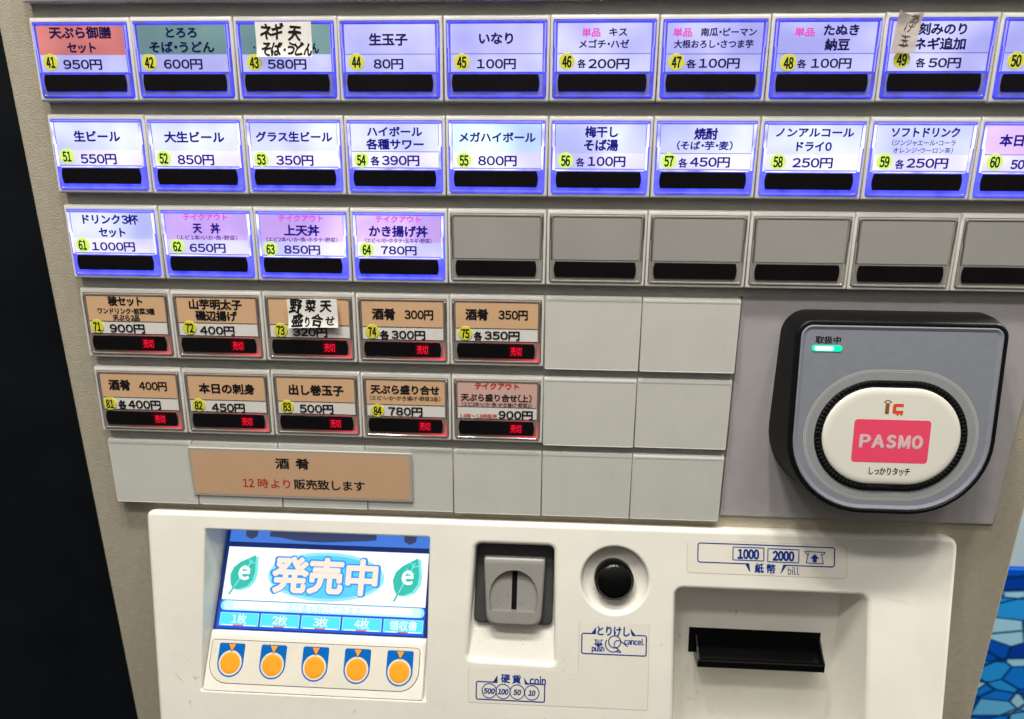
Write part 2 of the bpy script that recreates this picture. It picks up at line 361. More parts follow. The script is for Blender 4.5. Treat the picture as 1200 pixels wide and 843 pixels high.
class MB:
    def __init__(s, frame=FLAT):
        s.v = []; s.f = []; s.m = []; s.fr = frame; s.plane = set()
    def add(s, pts):
        i = len(s.v); s.v += [s.fr(*p) for p in pts]; return list(range(i, i + len(pts)))
    def face(s, idx, mt):
        s.f.append(tuple(idx)); s.m.append(mt)
    def loft(s, rings, mt, cap0=False, cap1=True, capmat=None):
        """rings: list of (outline, h)"""
        ids = []
        for o, h in rings:
            if callable(h): ids.append(s.add([(x, y, h(x, y)) for x, y in o]))
            elif h is None: ids.append(s.add(o))
            else: ids.append(s.add([(x, y, h) for x, y in o]))
        for A, B in zip(ids, ids[1:]):
            n = len(A)
            for i in range(n):
                s.face((A[i], A[(i + 1) % n], B[(i + 1) % n], B[i]), mt)
        if cap0: s.face(ids[0][::-1], mt)
        if cap1: s.plane.add(len(s.f)); s.face(ids[-1], capmat or mt)
    def slab(s, o, h0, h1, bev, mt, n=3, capmat=None, cap0=False):
        rings = [(o, h0)]
        for i in range(n + 1):
            a = math.pi / 2 * i / n
            rings.append((offs(o, -bev * (1 - math.cos(a))), h1 - bev * (1 - math.sin(a))))
        s.loft(rings, mt, cap0=cap0, capmat=capmat)
    def flat(s, o, h, mt):
        s.face(s.add([(x, y, h) for x, y in o]), mt)
    def quad(s, x0, x1, y0, y1, h, mt):
        s.flat([(x0, y0), (x1, y0), (x1, y1), (x0, y1)], h, mt)
    def band(s, o1, o2, h, mt):
        s.loft([(o1, h), (o2, h)], mt, cap1=False)
    def line(s, x0, y0, x1, y1, w, h, mt):
        d = Vector((x1 - x0, y1 - y0)); n = Vector((-d.y, d.x)).normalized() * w / 2
        s.flat([(x0 - n.x, y0 - n.y), (x0 + n.x, y0 + n.y), (x1 + n.x, y1 + n.y), (x1 - n.x, y1 - n.y)], h, mt)
    def box(s, x0, x1, y0, y1, h0, h1, mt, bev=0.004, n=1):
        o = [(x0, y0), (x1, y0), (x1, y1), (x0, y1)]
        s.slab(o, h0, h1, bev, mt, n)
    def text(s, txt, x0, x1, yc, em, h, mt, bold=0.0, rot=0.0, shear=0.0, wob=0.0, rnd=None):
        """lettering fitted between x0 and x1; bold thickens every stroke by that share of the em"""
        vs, fs, b0, b1 = glyphs(txt, shear)
        r_ = max(0.0, bold) * em
        sx = (x1 - x0 - 2 * r_) / max(1e-6, b1 - b0); xc = (x0 + x1) / 2
        c, sn = math.cos(rot), math.sin(rot)
        nd = 0 if bold <= 0 else (4 if bold < .02 else (8 if bold < .05 else 20))
        dirs = [(0, 0)] + [(r_ * math.cos(2 * math.pi * (k + .5) / nd), r_ * math.sin(2 * math.pi * (k + .5) / nd)) for k in range(nd)]
        if nd: dirs = dirs[1:]
        for k, (dx, dy) in enumerate(dirs):
            P = []
            for vx, vy in vs:
                a = (vx - (b0 + b1) / 2) * sx + dx; b = -(vy - 0.37) * em + dy
                if wob:
                    a += wob * em * math.sin(9 * b / em + 3 * a / em + (rnd or 0)); b += wob * em * math.sin(7 * a / em + (rnd or 0) * 2)
                px_, py_ = xc + a * c - b * sn, yc + a * sn + b * c
                P.append((px_, py_, (h(px_, py_) if callable(h) else h) + .00012 * k))
            ids = s.add(P)
            for f in fs: s.face([ids[i] for i in f][::-1], mt)
    def holed(s, outer, holes, h, mt):
        V = []; E = []
        for o in [outer] + holes:
            i0 = len(V); V += [Vector(p) for p in o]; E += [(i0 + i, i0 + (i + 1) % len(o)) for i in range(len(o))]
        vo, _, fo_, *_r = delaunay_2d_cdt(V, E, [], 0, 1e-6)
        def inside(x, y, o):
            r_ = False
            for i in range(len(o)):
                (x0, y0), (x1, y1) = o[i - 1], o[i]
                if (y0 > y) != (y1 > y) and x < (x1 - x0) * (y - y0) / (y1 - y0) + x0: r_ = not r_
            return r_
        ids = s.add([(v.x, v.y, h) for v in vo])
        for f in fo_:
            cx_ = sum(vo[i].x for i in f) / len(f); cy_ = sum(vo[i].y for i in f) / len(f)
            if inside(cx_, cy_, outer) and not any(inside(cx_, cy_, q) for q in holes):
                s.plane.add(len(s.f)); s.face([ids[i] for i in f][::-1], mt)
    def paper(s, corners, hf, th, mt, n=10, edge=None):
        """a thin bent sheet over four corners (tl, tr, br, bl)"""
        g = {}
        for lay in (0, 1):
            for i in range(n + 1):
                for j in range(n + 1):
                    u, v = i / n, j / n
                    if edge: v = edge(u, v)
                    x = (corners[0][0] * (1 - u) + corners[1][0] * u) * (1 - v) + (corners[3][0] * (1 - u) + corners[2][0] * u) * v
                    y = (corners[0][1] * (1 - u) + corners[1][1] * u) * (1 - v) + (corners[3][1] * (1 - u) + corners[2][1] * u) * v
                    g[lay, i, j] = s.add([(x, y, hf(x, y) - lay * th)])[0]
        for i in range(n):
            for j in range(n):
                s.face((g[0, i, j], g[0, i + 1, j], g[0, i + 1, j + 1], g[0, i, j + 1]), mt)
                s.face((g[1, i, j], g[1, i, j + 1], g[1, i + 1, j + 1], g[1, i + 1, j]), mt)
        for i in range(n):
            for a, b in (((i, 0), (i + 1, 0)), ((n, i), (n, i + 1)), ((i + 1, n), (i, n)), ((0, i + 1), (0, i))):
                s.face((g[0, a[0], a[1]], g[1, a[0], a[1]], g[1, b[0], b[1]], g[0, b[0], b[1]]), mt)
    def build(s, name, parent=None, origin=None, loc=None, recalc=False, smooth=True):
        """origin: panel point of the object's own base; loc overrides where it is put"""
        og = W(*origin) if origin else (W(*parent['base']) if parent is not None and 'base' in parent else W(0, 0, 0))
        me = bpy.data.meshes.new(name)
        me.from_pydata([W(*p) - og for p in s.v], [], s.f)
        names = []
        for x in s.m:
            if x not in names: names.append(x)
        for x in names: me.materials.append(M[x])
        for p, x in zip(me.polygons, s.m): p.material_index = names.index(x); p.use_smooth = smooth
        me.update()
        if recalc:
            bm = bmesh.new(); bm.from_mesh(me); bmesh.ops.recalc_face_normals(bm, faces=bm.faces); bm.to_mesh(me); bm.free()
        if smooth: me.set_sharp_from_angle(angle=math.radians(38))
        for i in s.plane: me.polygons[i].use_smooth = False           # true flats keep their own normal
        o = bpy.data.objects.new(name, me); col.objects.link(o)
        if parent is not None:
            o.parent = parent
            pw = world_of(parent)
            o.location = og - pw
        else:
            o.location = og
        return o
def world_of(o):
    v = Vector(o.location); p = o.parent
    while p is not None: v += p.location; p = p.parent
    return v
def thing(name, label, cat, base, group=None):
    o = bpy.data.objects.new(name, None); col.objects.link(o); o.location = W(*base)
    o.empty_display_size = 0.02
    o['label'] = label; o['category'] = cat
    if group: o['group'] = group
    return o

MENU = [
  (41, 0, 0, (0.169, 0.403), [('天ぷら御膳', 0.195, 0.811, 0.142, 0.109, 'k'), ('セット', 0.354, 0.642, 0.274, 0.102, 'k'), ('950円', 0.294, 0.68, 0.423, 0.104, 'k')]),
  (42, 0, 1, (0.158, 0.409), [('とろろ', 0.352, 0.654, 0.147, 0.1, 'k'), ('そば・うどん', 0.175, 0.812, 0.275, 0.105, 'k'), ('600円', 0.299, 0.68, 0.424, 0.103, 'k')]),
  (43, 0, 2, (0.184, 0.411), [('・', 0.187, 0.205, 0.278, 0.081, 'k'), ('ん', 0.742, 0.82, 0.286, 0.101, 'k'), ('580円', 0.312, 0.689, 0.426, 0.102, 'k')]),
  (44, 0, 3, (0.176, 0.406), [('生玉子', 0.303, 0.671, 0.212, 0.11, 'k'), ('80円', 0.34, 0.624, 0.423, 0.102, 'k')]),
  (45, 0, 4, (0.174, 0.408), [('いなり', 0.336, 0.656, 0.206, 0.107, 'k'), ('100円', 0.316, 0.683, 0.424, 0.101, 'k')]),
  (46, 0, 5, (0.16, 0.406), [('単品', 0.292, 0.462, 0.16, 0.078, 'p'), ('キス', 0.541, 0.706, 0.157, 0.078, 'k'), ('メゴチ・ハゼ', 0.268, 0.728, 0.258, 0.078, 'k'), ('各', 0.258, 0.338, 0.426, 0.08, 'k'), ('200円', 0.36, 0.738, 0.426, 0.1, 'k')]),
  (47, 0, 6, (0.167, 0.411), [('単品', 0.12, 0.292, 0.161, 0.078, 'p'), ('南瓜・ピーマン', 0.371, 0.871, 0.159, 0.073, 'k'), ('大根おろし・さつま芋', 0.134, 0.851, 0.259, 0.074, 'k'), ('各', 0.257, 0.348, 0.427, 0.079, 'k'), ('100円', 0.373, 0.742, 0.422, 0.098, 'k')]),
  (48, 0, 7, (0.178, 0.419), [('単品', 0.206, 0.383, 0.162, 0.077, 'p'), ('たぬき', 0.461, 0.773, 0.146, 0.099, 'k'), ('納豆', 0.484, 0.706, 0.268, 0.104, 'k'), ('各', 0.256, 0.34, 0.429, 0.078, 'k'), ('100円', 0.381, 0.739, 0.424, 0.098, 'k')]),
  (49, 0, 8, (0.181, 0.397), [('刻みのり', 0.29, 0.711, 0.145, 0.102, 'k'), ('ネギ追加', 0.271, 0.72, 0.267, 0.104, 'k'), ('各', 0.307, 0.395, 0.425, 0.082, 'k'), ('50円', 0.421, 0.705, 0.425, 0.097, 'k')]),
  (50, 0, 9, (0.178, 0.403), []),
  (51, 1, 0, (0.16, 0.402), [('生ビール', 0.258, 0.739, 0.211, 0.11, 'n'), ('550円', 0.297, 0.671, 0.425, 0.113, 'n')]),
  (52, 1, 1, (0.164, 0.412), [('大生ビール', 0.192, 0.804, 0.211, 0.109, 'n'), ('850円', 0.304, 0.679, 0.424, 0.112, 'n')]),
  (53, 1, 2, (0.161, 0.42), [('グラス生ビール', 0.121, 0.887, 0.207, 0.1, 'n'), ('350円', 0.309, 0.686, 0.427, 0.111, 'n')]),
  (54, 1, 3, (0.165, 0.418), [('ハイボール', 0.232, 0.776, 0.152, 0.098, 'n'), ('各種サワー', 0.218, 0.788, 0.269, 0.104, 'n'), ('各', 0.255, 0.348, 0.426, 0.092, 'n'), ('390円', 0.367, 0.741, 0.42, 0.11, 'n')]),
  (55, 1, 4, (0.181, 0.416), [('メガハイボール', 0.135, 0.878, 0.203, 0.098, 'n'), ('800円', 0.318, 0.696, 0.419, 0.109, 'n')]),
  (56, 1, 5, (0.17, 0.412), [('梅干し', 0.349, 0.665, 0.149, 0.105, 'n'), ('そば湯', 0.342, 0.671, 0.27, 0.111, 'n'), ('各', 0.269, 0.355, 0.428, 0.086, 'n'), ('100円', 0.384, 0.746, 0.418, 0.108, 'n')]),
  (57, 1, 6, (0.16, 0.412), [('焼酎', 0.382, 0.604, 0.164, 0.109, 'n'), ('(そば・芋・麦)', 0.227, 0.751, 0.27, 0.084, 'n'), ('各', 0.25, 0.338, 0.431, 0.09, 'n'), ('450円', 0.36, 0.738, 0.42, 0.107, 'n')]),
  (58, 1, 7, (0.187, 0.41), [('ノンアルコール', 0.143, 0.861, 0.146, 0.091, 'n'), ('ドライ0', 0.343, 0.67, 0.271, 0.097, 'n'), ('250円', 0.323, 0.697, 0.419, 0.107, 'n')]),
  (59, 1, 8, (0.171, 0.404), [('ソフトドリンク', 0.197, 0.816, 0.142, 0.095, 'n'), ('(ジンジャエール・コーラ', 0.216, 0.792, 0.235, 0.058, 'n'), ('オレンジ・ウーロン茶)', 0.234, 0.778, 0.303, 0.054, 'n'), ('各', 0.27, 0.355, 0.429, 0.089, 'n'), ('250円', 0.375, 0.753, 0.417, 0.105, 'n')]),
  (60, 1, 9, (0.177, 0.402), [('本日', 0.185, 0.403, 0.211, 0.111, 'n'), ('50', 0.324, 0.45, 0.424, 0.104, 'n')]),
  (61, 2, 0, (0.161, 0.41), [('ドリンク3杯', 0.198, 0.795, 0.147, 0.105, 'n'), ('セット', 0.353, 0.641, 0.278, 0.105, 'n'), ('1000円', 0.257, 0.724, 0.423, 0.107, 'n')]),
  (62, 2, 1, (0.172, 0.412), [('テイクアウト', 0.268, 0.735, 0.111, 0.073, 'p'), ('天', 0.358, 0.455, 0.224, 0.109, 'n'), ('丼', 0.545, 0.646, 0.226, 0.109, 'n'), ('(エビ1本・いか・魚・野菜)', 0.181, 0.819, 0.319, 0.053, 'n'), ('650円', 0.302, 0.685, 0.424, 0.106, 'n')]),
  (63, 2, 2, (0.163, 0.426), [('テイクアウト', 0.268, 0.732, 0.113, 0.073, 'p'), ('上天丼', 0.316, 0.687, 0.235, 0.116, 'n'), ('(エビ2本・いか・魚・ホタテ・野菜)', 0.127, 0.868, 0.328, 0.052, 'n'), ('850円', 0.304, 0.682, 0.429, 0.105, 'n')]),
  (64, 2, 3, (0.167, 0.42), [('テイクアウト', 0.268, 0.734, 0.113, 0.072, 'p'), ('かき揚げ丼', 0.196, 0.801, 0.234, 0.116, 'n'), ('(エビ・いか・ホタテ・玉ネギ・野菜)', 0.155, 0.835, 0.327, 0.051, 'n'), ('780円', 0.311, 0.681, 0.424, 0.104, 'n')]),
  (71, 3, 0, (0.152, 0.413), [('稜セット', 0.309, 0.693, 0.132, 0.108, 'k'), ('ワンドリンク・前菜3種', 0.18, 0.813, 0.24, 0.071, 'k'), ('天ぷら2品', 0.341, 0.64, 0.313, 0.071, 'k'), ('900円', 0.29, 0.68, 0.43, 0.111, 'k')]),
  (72, 3, 1, (0.187, 0.405), [('山芋明太子', 0.206, 0.784, 0.148, 0.116, 'k'), ('磯辺揚げ', 0.264, 0.723, 0.271, 0.113, 'k'), ('400円', 0.296, 0.679, 0.429, 0.109, 'k')]),
  (73, 3, 2, (0.183, 0.413), [('320円', 0.316, 0.688, 0.43, 0.109, 'k')]),
  (74, 3, 3, (0.173, 0.406), [('酒肴', 0.177, 0.427, 0.216, 0.125, 'k'), ('300円', 0.524, 0.829, 0.216, 0.115, 'k'), ('各', 0.251, 0.355, 0.439, 0.099, 'k'), ('300円', 0.377, 0.739, 0.434, 0.107, 'k')]),
  (75, 3, 4, (0.17, 0.409), [('酒肴', 0.171, 0.413, 0.206, 0.124, 'k'), ('350円', 0.518, 0.825, 0.204, 0.115, 'k'), ('各', 0.258, 0.348, 0.435, 0.098, 'k'), ('350円', 0.371, 0.742, 0.425, 0.107, 'k')]),
  (81, 4, 0, (0.142, 0.427), [('酒肴', 0.156, 0.408, 0.207, 0.127, 'k'), ('400円', 0.505, 0.824, 0.21, 0.116, 'k'), ('各', 0.235, 0.334, 0.438, 0.108, 'k'), ('400円', 0.352, 0.729, 0.429, 0.118, 'k')]),
  (82, 4, 1, (0.165, 0.417), [('本日の刺身', 0.186, 0.823, 0.219, 0.121, 'k'), ('450円', 0.31, 0.69, 0.438, 0.118, 'k')]),
  (83, 4, 2, (0.169, 0.412), [('出し巻玉子', 0.199, 0.815, 0.215, 0.124, 'k'), ('500円', 0.307, 0.687, 0.429, 0.117, 'k')]),
  (84, 4, 3, (0.185, 0.427), [('天ぷら盛り合せ', 0.116, 0.874, 0.182, 0.108, 'k'), ('(エビ・いか・かき揚げ・野菜2品)', 0.105, 0.883, 0.279, 0.055, 'k'), ('780円', 0.304, 0.683, 0.429, 0.116, 'k')]),
  (85, 4, 4, None, [('テイクアウト', 0.258, 0.735, 0.115, 0.083, 'r'), ('天ぷら盛り合せ(上)', 0.105, 0.874, 0.248, 0.089, 'k'), ('(エビ2本・いか・魚・かき揚げ・野菜2)', 0.115, 0.875, 0.324, 0.049, 'k'), ('14時～18時販売', 0.09, 0.5, 0.459, 0.056, 'r'), ('900円', 0.516, 0.889, 0.438, 0.115, 'k')]),
]

ROW = 0.8785
rnd = random.Random(4)

# ================================================================== ticket machine
BASE = (5.0, 24.0, 3.0)
machine = thing('ticket_machine', 'beige meal ticket machine with rows of blue lit menu buttons above a white console',
                'ticket machine', BASE)
machine['base'] = BASE

mb = MB()
co = rr(-0.365, 10.325, -4, 23.98, 0.02, 2)
rg = [(co, -9.0)] + [(offs(co, -.03 * (1 - math.cos(math.pi * i / 6))), -.07 - .03 * (1 - math.sin(math.pi * i / 6))) for i in range(4)]
mb.loft(rg, 'sheet', cap0=True, cap1=False)
mb.holed(rg[-1][0], [[(.75, 5.45), (9.25, 5.45), (9.25, 8.3), (.75, 8.3)]], -.07, 'sheet')   # cut-out behind the console
mb.build('cabinet', machine)
mb = MB()
L = [(0.05, -1.6), (9.97, -1.6), (9.97, 2.62), (6.985, 2.62), (6.985, 5.19), (0.05, 5.19)]
mb.slab(L, -0.08, -0.052, 0.004, 'backing', 1)
mb.build('button_board', machine)
mb = MB()
mb.slab(rr(7.02, 10.01, 2.60, 5.14, 0.015, 2), -0.08, -0.048, 0.006, 'plate', 2)
mb.line(10.012, 5.02, 10.012, 5.145, 0.022, -0.066, 'slot_dark')
mb.build('reader_mounting_plate', machine)

# ---- button meshes at cell (0, 0); copies share them
def frame_mb(fr=KEYF):
    mb = MB(fr)
    k = 3
    def R(l, t, r_, b, rad): return rr(l, r_, t, b, rad, k)
    mb.loft([(R(.003, 0, .997, .762, .012), -.09), (R(.003, 0, .997, .762, .012), -.034), (R(.004, .003, .996, .760, .012), -.018),
             (R(.007, .010, .993, .757, .012), -.007), (R(.012, .022, .988, .752, .012), -.001), (R(.018, .034, .982, .746, .012), 0),
             (R(.027, .045, .973, .731, .018), 0), (R(.031, .048, .969, .727, .018), -.005), (R(.032, .049, .968, .726, .018), -.03)], 'frame', cap1=False)
    return mb
def key_mb(km, foot):
    mb = MB(KEYF); k = 3
    mb.loft([(rr(.035, .965, .052, .723, .016, k), -.03), (rr(.035, .965, .052, .723, .016, k), .002), (rr(.041, .959, .058, .717, .014, k), .011),
             (rr(.058, .942, .070, .706, .012, k), .011), (rr(.064, .936, .075, .700, .010, k), .003)], km, cap1=True)
    if foot:
        mb.quad(.068, .932, .674, .698, .0042, foot)
        mb.quad(.066, .080, .515, .670, .0042, foot); mb.quad(.905, .934, .515, .670, .0042, foot)
    if km == 'key2':
        mb.quad(.075, .925, .4975, .508, .0045, 'strip2'); mb.quad(.06, .94, .0585, .0665, .0122, 'strip1')
    return mb
def guide_mb(sm, side, wide):
    """stepped light guide down one side of a key"""
    mb = MB(KEYF); f = (lambda x: x) if side == 0 else (lambda x: 1 - x)
    w_ = .024 if wide else .015
    P = [(.038, .078), (.038 + w_, .078), (.038 + w_, .280), (.043 + w_, .286), (.043 + w_, .500), (.046, .500), (.046, .290), (.038, .283)]
    P = [(f(x), y) for x, y in P]
    if side: P = P[::-1]
    mb.slab(P, .005, .0145, .003, sm, 1)
    return mb
def bar_mb():
    mb = MB(KEYF); o = []
    for i in range(9):
        t = i / 8; o.append((.092 - .014 * (1 - (2 * t - 1) ** 2), .667 - .153 * t))
    for i in range(9):
        t = i / 8; o.append((.890 + .014 * (1 - (2 * t - 1) ** 2), .514 + .153 * t))
    mb.slab(o, .002, .016, .005, 'bar', 2)
    return mb
def red_glow(rowcol):  # red glow fading from the lower right corner, painted as per-face emission
    c, ry = rowcol
    mb = MB(lambda a, b, h: (c + a, ry + b, -h - .05 * b)); vals = []
    segs = []
    n = 18
    for i in range(n): segs.append((.34 + .59 * i / n, .34 + .59 * (i + 1) / n, .679, .707, 0.01 + .85 * ((i + .5) / n) ** 2.2))
    for i in range(n): segs.append((.926, .945, .707 - .20 * (i + 1) / n, .707 - .20 * i / n, .85 * (1 - .85 * (i + .5) / n)))
    for i in range(n): segs.append((.25 + .64 * i / n, .25 + .64 * (i + 1) / n, .502, .511, 0.5 * ((i + .5) / n) ** 2.2))
    for x0, x1, y0, y1, v in segs:
        mb.quad(x0, x1, y0, y1, .0145 if x0 > .9 else .0062, 'redstrip'); vals.append(v)
    return mb, vals

proto = {}
def put(key, mbf, name, parent, loc):
    """first use links the mesh, later uses are copies that share it"""
    if key not in proto:
        o = mbf().build(name, None, origin=(0, 0, 0)); proto[key] = o
    else:
        o = proto[key].copy(); col.objects.link(o)
    o.parent = parent; o.location = loc
    return o

def sticker(n, cx_, cy_, sm, fr, body, org):
    mb = MB(fr)
    mb.slab(circ(cx_, cy_, .074, 32), .004, .0105, .0015, sm, 1)
    t = str(n)
    mb.text(t, cx_ - .044, cx_ + .044, cy_ + .002, .125, .0118, 'ink', bold=.03)
    mb.build('number_sticker', body, origin=org)

GRP = {0: 'dim', 1: 'bright', 2: 'bright', 3: 'sold', 4: 'sold'}
MOFF = W(0, 0, 0) - W(*BASE)
def button(r, c, kind, label=None):
    loc = W(c, r * ROW, 0) - W(*BASE)
    body = put('body', frame_mb, 'menu_button', machine, loc)
    if label: body['label'] = label
    z = Vector((0, 0, 0))
    km, foot, sm = {'dim': ('key1', 'foot1', 'strip1'), 'bright': ('key2', None, 'strip2'),
                    'sold': ('keysold', None, 'stripoff'), 'empty': ('keyclear', None, 'stripoff')}[kind]
    put('key' + kind, lambda: key_mb(km, foot), 'clear_key', body, z)
    for sd in (0, 1): put('guide%s%d' % (kind, sd), lambda: guide_mb(sm, sd, kind == 'bright'), 'light_guide', body, z)
    put('bar', bar_mb, 'display_window', body, z)
    return body

for c in range(10):                                                       # the row cut off by the top of the photograph
    body = put('body', frame_mb, 'menu_button', machine, W(c, -ROW, 0) - W(*BASE))
    put('keydim', lambda: key_mb('key1', 'foot1'), 'clear_key', body, Vector((0, 0, 0)))

for (n, r, c, stk, lines) in MENU:
    kind = GRP[r]
    look = {'dim': 'dim blue lit', 'bright': 'bright blue lit', 'sold': 'unlit sold-out'}[kind]
    if kind == 'sold':
        lab = ('%s button with tan card numbered %d and red sold-out sign' % (look, n)) if n != 85 else 'unlit sold-out button with rose card and no number sticker'
    else:
        hue = {41: 'salmon', 42: 'green', 43: 'green half covered', 62: 'pink', 63: 'pink', 64: 'pink', 60: 'pinkish', 55: 'pale cyan'}.get(n, 'white')
        lab = '%s button with %s card numbered %d' % (look, hue, n)
    body = button(r, c, kind, lab)
    ry = r * ROW
    fr = lambda a, b, h, c=c, ry=ry: (c + a, ry + b, -h - .05 * b)
    org = (c, ry, 0)
    if r == 0: top, low = {41: 'card_red', 42: 'card_green', 43: 'card_green'}.get(n, 'card1'), 'card1p'
    elif r == 1: top, low = {55: 'card2c', 60: 'card_pink'}.get(n, 'card2'), 'card2p'
    elif r == 2: top, low = ('card2' if n == 61 else 'card_pink'), 'card2p'
    else: top, low = ('card_rose' if n == 85 else 'card_tan'), 'card_white'
    mb = MB(fr)
    j = rnd.uniform(-.003, .003)
    sp = .340 + j if r < 3 else .352 + j
    mb.box(.070, .930, .079, .493, .002, .0046, low, .001)
    mb.quad(.071, .929, .080, sp, .0062, top)
    if (r == 0 and n > 43) or n in (54, 57, 60): mb.quad(.071, .929, sp - .003, sp + .003, .0072, 'rule1')
    if r > 2: mb.quad(.071, .929, sp - .003, sp + .003, .0072, 'rulek'); mb.quad(.071, .929, .487, .492, .0072, 'rulek')
    if r in (1, 2): mb.quad(.071, .929, .486, .491, .0072, 'rule1')
    for (t, x0, x1, yc, em, ck) in lines:
        ik = {'k': 'ink1' if r == 0 else 'ink', 'n': 'ink2', 'p': 'pink1' if r == 0 else 'pink2', 'r': 'redink'}[ck]
        bold = .040 if em > .09 else (.032 if em > .065 else .015)
        if t[0].isdigit() and t[-1] == '円': bold = .032
        mb.text(t, x0, x1, yc, em, .0085, ik, bold=bold)
    mb.build('label_card', body, origin=org)
    if stk:
        sticker(n, stk[0], stk[1], 'stick1' if r == 0 else ('stick2' if r < 3 else 'stick3'), fr, body, org)
    if r > 2:
        mb = MB(fr)
        mb.quad(.632, .778, .532, .650, .0175, 'redhaze')  # red haze around the letters painted as a faintly glowing patch
        mb.text('売切', .650, .765, .592, .100, .019, 'redled', bold=.008)
        mb.build('sold_out_sign', body, origin=org)
        mb, vals = red_glow((c, ry))
        o = mb.build('red_corner_glow', body, origin=org, smooth=False)
        a = o.data.attributes.new('guide', 'FLOAT', 'FACE')
        for i, v in enumerate(vals): a.data[i].value = v
for c in range(4, 10):                                                    # empty positions of the third row
    body = button(2, c, 'empty', 'unlit button with an empty grey card holder')
    mb = MB(lambda a, b, h, c=c: (c + a, 2 * ROW + b, -h - .05 * b))
    mb.slab(rr(.070, .930, .079, .496, .008, 2), .002, .0065, .002, 'card_grey', 2)
    mb.build('label_card', body, origin=(c, 2 * ROW, 0))

def tile_mb():
    mb = MB(lambda a, b, h: (a, b, -h - .03 * b))
    R = lambda l, t, r_, b: rr(l, r_, t, b, .012, 3)
    mb.loft([(R(.003, 0, .997, .798), -.09), (R(.003, 0, .997, .798), -.034), (R(.004, .004, .996, .796), -.016), (R(.006, .012, .994, .794), -.006),
             (R(.010, .026, .990, .790), -.001), (R(.015, .045, .985, .785), 0), (R(.020, .056, .980, .780), -.003)], 'tile')
    return mb
jit = random.Random(11)
for r, c in [(3, 5), (3, 6), (4, 5), (4, 6)] + [(5, i) for i in range(7)]:
    put('tile', tile_mb, 'blank_tile', machine, W(c, r * ROW, 0) - W(*BASE))
for o in machine.children:                                                # hand-fitted modules: a hair off their grid
    if o.name.startswith(('menu_button', 'blank_tile')):
        o.location += Vector((jit.uniform(-.0025, .0025), jit.uniform(-.003, .003), jit.uniform(-.0025, .0025))) * S
        o.rotation_euler = (jit.uniform(-.0012, .0012), 0, jit.uniform(-.0012, .0012))

# ---- white console
def inv_cons(x, y, z):
    c, s = math.cos(math.radians(18)), math.sin(math.radians(18))
    dy, dz = y - 5.22, z + 0.05
    return (x, dy * c - dz * s, -dy * s - dz * c)
mb = MB(CONS)
def quadround(tl, tr, br, bl, rad, n=6):
    P = [Vector(p) for p in (tl, tr, br, bl)]; out = []
    for i in range(4):
        p, a, b = P[i], P[i - 1], P[(i + 1) % 4]; r_ = rad[i]
        d1 = (a - p).normalized() * r_; d2 = (b - p).normalized() * r_
        for k in range(n + 1):
            t = k / n; q = (p + d1) * (1 - t) ** 2 + p * 2 * t * (1 - t) + (p + d2) * t * t
            out.append((q.x, q.y))
    return out
outer = quadround((.352, .045), (9.612, .035), (9.38, 3.6), (.69, 3.6), (.10, .14, .1, .1))
rings = [(outer, -1.6), (outer, -.06)]
for i in range(1, 6):
    a = math.pi / 2 * i / 5
    rings.append((offs(outer, -.055 * (1 - math.cos(a))), -.055 * (1 - math.sin(a))))
mb.loft(rings, 'panel', cap1=False)
face_outer = rings[-1][0]
holes = []
def hole(o, lip, floor, mt='panel', n=4, fm=None, cap=True):
    """open mouth o with a rounded lip, then straight to the floor ring"""
    holes.append(offs(o, lip)); rg = []
    for i in range(n + 1):
        a = math.pi / 2 * i / n
        rg.append((offs(o, lip * (1 - math.sin(a))), -lip * (1 - math.cos(a))))
    mb.loft(rg + floor, mt, cap1=cap, capmat=fm)
scr_o = rr(1.083, 3.728, .245, 2.118, .02, 3)
hole(scr_o, .022, [(scr_o, lambda x, y: -.075 - (2.109 - y) * math.tan(math.radians(16)))])
coin_o = quadround((4.262, .30), (5.160, .30), (5.190, 1.625), (4.198, 1.610), (.08, .08, .06, .06), 5)
hole(coin_o, .05, [(offs(coin_o, -.004), lambda x, y: -.054 - (1.600 - y) * math.tan(math.radians(12)))])
dish_o = circ(5.851, .655, .372, 64)
hole(dish_o, .035, [(offs(dish_o, -.035), -.070), (offs(dish_o, -.075), -.105), (offs(dish_o, -.12), -.135), (offs(dish_o, -.17), -.15)])
bill_o = rr(6.530, 8.640, .715, 3.35, (.09, .09, .05, .05), 5)
n_ = len(bill_o)
back = []
for (x, y) in rr(6.60, 8.478, 0, 1, (.035, .035, .02, .02), 5):
    yy = 5.945 + y * 2.45
    X = x + (.02 * y if x > 7.5 else 0)
    q = inv_cons(X, yy, -(yy - 6.0) * math.tan(math.radians(2.3)))
    back.append(q)
hole(bill_o, .04, [(back, None)])
mb.holed(face_outer, holes, 0.0, 'panel')
